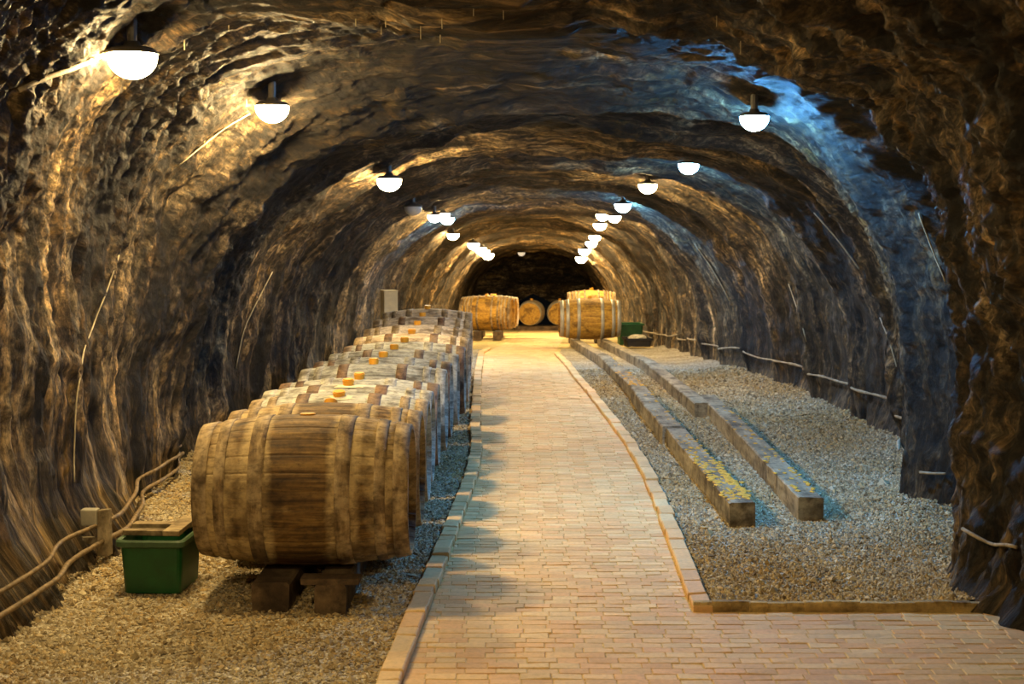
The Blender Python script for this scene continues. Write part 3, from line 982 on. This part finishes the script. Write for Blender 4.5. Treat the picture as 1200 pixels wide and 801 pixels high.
sideL = 'over the barrel row'
lamp(155, 66, 'warm', 'largest warm dome lamp, high on the vault above the green tub', 0.215, 6.6, ext=0.2)
lamp(319, 126, 'warm_high', 'tilted warm dome lamp half behind a rock rib, second along the barrel side', 0.18, 8.2, ext=0)
lamp(456, 211, 'neutral', 'white dome lamp third along the barrel side', 0.19, 11.6)
lamp(484, 243, 'glass_off', 'unlit grey dome lamp beyond the third lit one on the barrel side', 0.17, 14.0)
for px, py, Y, c, lab in [(509, 253, 15.2, 'neutral', 'first of three clustered white dome lamps on the barrel side'), (519, 251, 16.4, 'neutral', 'middle one of three clustered dome lamps on the barrel side'),
                          (524, 256, 17.6, 'blue', 'bluish lamp of the three clustered dome lamps on the barrel side'), (531, 275, 21.0, 'neutral', 'single small dome lamp between the two clusters on the barrel side'),
                          (555, 286, 25.0, 'neutral', 'first of the four far dome lamps on the barrel side'), (563, 291, 28.0, 'neutral', 'second of the four far dome lamps on the barrel side'),
                          (567, 294, 31.0, 'neutral', 'third of the four far dome lamps on the barrel side'), (572, 298, 34.5, 'neutral', 'last dome lamp on the barrel side by the dark end wall')]:
    lamp(px, py, c, lab, 13.5 * Y / F if Y > 20 else 16 * Y / F, Y)
lamp(884, 138, 'blue_high', 'biggest blue dome lamp, above the beam ends', 0.155, 8.1, ext=0.6)
lamp(807, 193, 'blue', 'second blue dome lamp along the beam side', 0.16, 11.6)
lamp(759, 217, 'neutral', 'warm white dome lamp between two blue ones on the beam side', 0.175, 14.2)
lamp(730, 240, 'blue', 'third blue dome lamp along the beam side', 0.185, 17.0)
for px, py, Y, c, lab in [(720, 254, 19.2, 'neutral', 'first of the clustered white dome lamps after the blue ones'), (706, 252, 20.6, 'neutral', 'second of the clustered white dome lamps after the blue ones'),
                          (703, 263, 22.2, 'neutral', 'lowest of the clustered white dome lamps after the blue ones'), (697, 277, 25.0, 'neutral', 'upper lamp of the far touching pair on the beam side'),
                          (693, 284, 27.0, 'neutral', 'lower lamp of the far touching pair on the beam side'), (685, 293, 30.5, 'neutral', 'last but one dome lamp on the beam side'), (681, 302, 34.5, 'neutral', 'last dome lamp on the beam side by the dark end wall')]:
    lamp(px, py, c, lab, 15 * Y / F if Y < 23 else 13.5 * Y / F, Y)
lamp(611, 296, 'dim', 'faint dome lamp at the crown before the dark end wall', 0.2, 40.0)
# the rows carry on past the viewer
lamp(0, 0, 'warm_soft', 'warm dome lamp over the viewer on the barrel side', 0.2, loc=(-1.12, 3.05, 2.24))
lamp(0, 0, 'warm_soft', 'warm dome lamp behind the viewer on the beam side', 0.2, loc=(1.2, 0.8, 2.22))

# ------------------------------------------------------------------ cables, pipes
def rock_cable(name, pix, r, mat, label, cat='cable', off=0.012, group=None):
    P = []
    for i in range(len(pix) - 1):
        a, b = pix[i], pix[i + 1]
        n = max(3, int(math.hypot(b[0] - a[0], b[1] - a[1]) / 9))
        for k in range(n + (i == len(pix) - 2)):
            f = k / n
            h, nn = hit(a[0] + (b[0] - a[0]) * f, a[1] + (b[1] - a[1]) * f, off)
            if h is not None and (not P or (h - P[-1]).length < 0.9): P.append(h)
    if len(P) < 3: return
    for _ in range(2):
        P = [P[0]] + [(P[i - 1] + P[i] * 2 + P[i + 1]) / 4 for i in range(1, len(P) - 1)] + [P[-1]]
    V, Fc = tube(P, r, 6, 0.1)
    o = link(name, mesh(name, V, Fc), mat, None, True)
    tag(o, label, cat, group)


gC = 'lamp cables on the rock'
rock_cable('lamp_cable', [(137, 298), (120, 350), (96, 410), (88, 470), (85, 540), (86, 565)], 0.004, M['cable'], 'thin cable hanging down the rock above the pipe bracket', group=gC)
rock_cable('lamp_cable', [(318, 318), (300, 352), (284, 385), (275, 432)], 0.005, M['cable'], 'thin cable down the rock behind the first barrels', group=gC)
rock_cable('lamp_cable', [(1078, 248), (1092, 285), (1112, 338)], 0.005, M['cable'], 'straight pale cable down the rock behind the front pillar', group=gC)
rock_cable('lamp_cable', [(955, 248), (985, 282), (1008, 314)], 0.006, M['cable'], 'pale cable down the ribbed wall from the first blue lamp', group=gC)
rock_cable('lamp_cable', [(815, 285), (838, 318), (856, 352)], 0.007, M['cable'], 'pale cable down the ribbed wall from the second blue lamp', group=gC)
rock_cable('lamp_cable', [(1033, 372), (1044, 400), (1052, 430)], 0.005, M['cable'], 'short pale cable low on the recessed wall', group=gC)
rock_cable('lamp_cable', [(925, 332), (938, 368), (946, 400)], 0.006, M['cable'], 'faint cable on the wall midway above the beams', group=gC)
rock_cable('lamp_cable', [(20, 104), (50, 92), (85, 78), (122, 62)], 0.011, M['pipe_grey'], 'thick lime-crusted cable leading to the largest lamp', group=gC)
rock_cable('lamp_cable', [(205, 195), (235, 170), (262, 148), (292, 132)], 0.004, M['pipe_grey'], 'thin cable leading up to the tilted lamp', group=gC)


def wall_line(side, Ya, Yb, za, zb, off, wav=0.02, step=0.06, seed=1):
    P = []
    n = int((Yb - Ya) / step)
    for i in range(n + 1):
        Y = Ya + (Yb - Ya) * i / n
        z = za + (zb - za) * i / n + float(z0(Y)) + wav * float(noise3(Y * 1.3, seed * 3.3, 0.5))
        o = Vector(((wall_L(Y) + wall_R(Y)) / 2, Y, z))
        r_ = BVH.ray_cast(o, Vector((side, 0, 0)))
        if r_[0] is None: continue
        P.append(r_[0] - Vector((side, 0, 0)) * off)
    return P


def smooth(P, it):
    for _ in range(it):
        P = [P[0]] + [(P[i - 1] + P[i] * 2 + P[i + 1]) / 4 for i in range(1, len(P) - 1)] + [P[-1]]
    return P


PIPES = []
for (za, zb, lab, sd, mat, rr) in ((0.235, 0.17, 'upper rusty pipe along the wall to the green tub', 1, 'pipe', 0.010), (0.145, 0.11, 'lower rusty pipe along the wall to the green tub', 2, 'pipe', 0.011)):
    P = smooth(wall_line(-1, 4.2, 9.6, za, zb, 0.06, 0.03, 0.05, sd), 14)
    PIPES.append(P)
    V, Fc = tube(P, rr, 8, 0.15)
    tag(link('wall_pipe', mesh('wall_pipe', V, Fc), M[mat], None, True), lab, 'pipe', 'pipes along the wall')
# clamp post carrying both pipes
q = (min(PIPES[0], key=lambda p: abs(p.y - 6.8)) + min(PIPES[1], key=lambda p: abs(p.y - 6.8))) / 2
rt = empty('pipe_bracket', (q.x, 6.8, q.z - 0.10)); tag(rt, 'short wooden post with pale block clamping the two pipes to the wall', 'bracket')
bm = bmesh.new(); add_box(bm, (0.012, 0, 0.10), (0.055, 0.065, 0.22), None, 0.006, 0.006); link('post', bm_mesh('post', bm), M['timber'], rt)
bm = bmesh.new(); add_box(bm, (-0.05, -0.01, 0.175), (0.075, 0.06, 0.075), None, 0.006); o = link('pale_block', bm_mesh('pale_block', bm), M['hoop_steel'], rt); o['label'] = 'pale grey block'
bm = bmesh.new(); add_box(bm, (-0.10, 0.02, 0.06), (0.2, 0.03, 0.03), None, 0.003); link('arm', bm_mesh('arm', bm), M['timber'], rt)
# pipe along the opposite wall
P = smooth(wall_line(1, 8.45, 27.0, 0.30, 0.22, 0.05, 0.05, 0.08, 5), 6)
V, Fc = tube(P, 0.011, 7, 0.3)
tag(link('wall_cable', mesh('wall_cable', V, Fc), M['pipe_grey'], None, True), 'lime-crusted cable running low along the wall past the beams', 'cable', 'cables low on the wall')
rock_cable('wall_cable', [(1083, 553), (1100, 555), (1120, 556), (1134, 555)], 0.008, M['pipe_grey'], 'short cable across the foot of the second rock pillar', off=0.04, group='cables low on the wall')
rock_cable('wall_cable', [(1138, 622), (1160, 636), (1180, 641), (1199, 643)], 0.008, M['pipe_grey'], 'short cable across the foot of the front pillar', off=0.04, group='cables low on the wall')

# ------------------------------------------------------------------ green tub and planks
def tub(name, loc, rz, w, d, h, mat, rim_mat, label, cat):
    root = empty(name, loc, (0, 0, rz)); tag(root, label, cat)
    bm = bmesh.new()
    def ring(wx, dy, z, r_=0.03, seg=4):
        vs = []
        for (sx, sy, a0) in ((1, 1, 0), (-1, 1, PI / 2), (-1, -1, PI), (1, -1, 1.5 * PI)):
            for k in range(seg + 1):
                a = a0 + PI / 2 * k / seg
                vs.append(bm.verts.new((sx * (wx / 2 - r_) + math.cos(a) * r_, sy * (dy / 2 - r_) + math.sin(a) * r_, z)))
        return vs
    def bridge(a, b):
        for i in range(len(a)): bm.faces.new((a[i], a[(i + 1) % len(a)], b[(i + 1) % len(a)], b[i]))
    k = 0.90
    o0 = ring(w * k, d * k, 0.0); o1 = ring(w * 0.97, d * 0.97, h - 0.03); i1 = ring(w * 0.95, d * 0.95, h - 0.03); i0 = ring(w * k * .96, d * k * .96, 0.012)
    bm.faces.new(o0[::-1]); bridge(o0, o1); bridge(o1, i1); bridge(i1, i0); bm.faces.new(i0)
    link('tub_body', bm_mesh('tub_body', bm), mat, root)
    bm = bmesh.new()
    a = ring(w * 1.0, d * 1.0, h - 0.035); b = ring(w * 1.09, d * 1.09, h - 0.028); c = ring(w * 1.09, d * 1.09, h - 0.008); e = ring(w * 1.05, d * 1.05, h); f = ring(w * 0.94, d * 0.94, h - 0.004); g = ring(w * 0.94, d * 0.94, h - 0.035)
    for p_, q_ in ((a, b), (b, c), (c, e), (e, f), (f, g), (g, a)): bridge(p_, q_)
    o = link('rim', bm_mesh('rim', bm), rim_mat, root); o['label'] = 'dusty pale green rim'
    return root


GT = Vector((-1.575, 6.46, 0.012))
tub('plastic_tub', GT, -0.04, 0.275, 0.36, 0.235, M['green'], M['green_rim'], 'green plastic tub standing between wall and first barrel', 'tub')
for (x, y_, sx, sy, rz, lab) in ((-0.02, 0.10, 0.20, 0.075, 0.04, 'greyish plank lying across the tub, rear one'), (-0.02, -0.06, 0.19, 0.06, -0.02, 'greyish plank lying across the tub, front one'), (0.09, 0.0, 0.07, 0.26, 0.02, 'brown board lying along the barrel side of the tub')):
    bm = bmesh.new(); add_box(bm, (0, 0, 0.009), (sx + 0.06 if sx > sy else sx, sy if sx > sy else sy + .1, 0.018), None, 0.002, 0.003)
    o = link('plank', bm_mesh('plank', bm), M['plank'])
    c_, s_ = math.cos(-0.04), math.sin(-0.04)
    o.location = (GT.x + x * c_ - y_ * s_, GT.y + x * s_ + y_ * c_, GT.z + 0.236 + (0.019 if sx < sy else 0)); o.rotation_euler = (0, 0, -0.04 + rz)
    tag(o, lab, 'plank', 'planks on the green tub')
# short packing boards on the beam end by the first barrel
bm = bmesh.new(); add_box(bm, (0, 0, 0.012), (0.24, 0.10, 0.024), None, 0.003, 0.002)
o = link('packing_board', bm_mesh('packing_board', bm), M['timber_dark']); o.location = (-0.775, 6.03, 0.127); tag(o, 'short dark board on the beam end under the first barrel', 'board')

# pale upright box at the far end of the row
rt = empty('pale_box', (-1.42, 16.1, 0.0), (0, 0, 0.35)); tag(rt, 'pale upright box standing behind the last barrel of the aged row', 'box')
bm = bmesh.new(); add_box(bm, (0, 0, 0.45), (0.15, 0.17, 0.90), None, 0.006); link('box_body', bm_mesh('box_body', bm), M['pale'], rt)
bm = bmesh.new(); add_box(bm, (0, 0, 0.905), (0.16, 0.18, 0.012), None, 0.003); link('box_lid', bm_mesh('box_lid', bm), M['pale'], rt)
# green crate and dark basin by the golden barrel
gzr = float(z0(25.0))
tub('plastic_crate', (1.86, 25.4, gzr), 0.05, 0.42, 0.4, 0.36, M['green'], M['green'], 'small green crate by the wall behind the golden barrel', 'crate')
rt = tub('dark_basin', (1.88, 24.0, float(z0(24.0)) + 0.03), 0.1, 0.42, 0.4, 0.14, M['black'], M['black'], 'low dark basin of sand beside the golden barrel', 'basin')
bm = bmesh.new()
bmesh.ops.create_icosphere(bm, subdivisions=3, radius=1.0)
for v in bm.verts:
    k = 1 + 0.25 * float(noise3(v.co.x * 3, v.co.y * 3, v.co.z * 3)); v.co = Vector((v.co.x * .15 * k, v.co.y * .14 * k, v.co.z * .06 * k))
o = link('sand_heap', bm_mesh('sand_heap', bm), M['residue']); o.location = (1.88, 24.0, float(z0(24.0)) + 0.16); tag(o, 'heap of pale sand filling the dark basin', 'sand')

# thin lime straws hanging from the near ceiling
SV, SF = [], []
for (px, py, ln) in ((518, 20, .05), (516, 40, .04), (493, 30, .06), (452, 20, .045), (417, 20, .04), (590, 12, .04), (216, 45, .05), (268, 30, .03), (242, 108, .04), (447, 30, .04), (700, 60, .04), (555, 5, .05), (868, 50, .05), (840, 20, .04), (273, 104, .03), (289, 118, .03)):
    h, n = hit(px, py)
    if h is None: continue
    V, Fc = tube([h + Vector((0, 0, 0.02)), h - Vector((0, 0, ln * .5)), h - Vector((0, 0, ln))], 0.0020, 5)
    b = len(SV); SV += V; SF += [tuple(b + i for i in f) for f in Fc]
tag(link('lime_straws', mesh('lime_straws', SV, SF), M['lime']), 'thin lime straws dripping from the near ceiling', 'stalactites', kind='stuff')

# ------------------------------------------------------------------ world, view
w = bpy.data.worlds.new('world'); scn.world = w; w.use_nodes = True
w.node_tree.nodes['Background'].inputs[0].default_value = (0.02, 0.02, 0.02, 1)
w.node_tree.nodes['Background'].inputs[1].default_value = 0.1
vs_ = scn.view_settings
scn.display_settings.display_device = 'sRGB'
vs_.view_transform = 'Standard'; vs_.look = 'None'; vs_.exposure = 0.3; vs_.gamma = 1.0; vs_.use_curve_mapping = False
scn.cycles.use_denoising = True
scn.cycles.max_bounces = 6
scn.cycles.diffuse_bounces = 4
scn.cycles.sample_clamp_indirect = 6.0
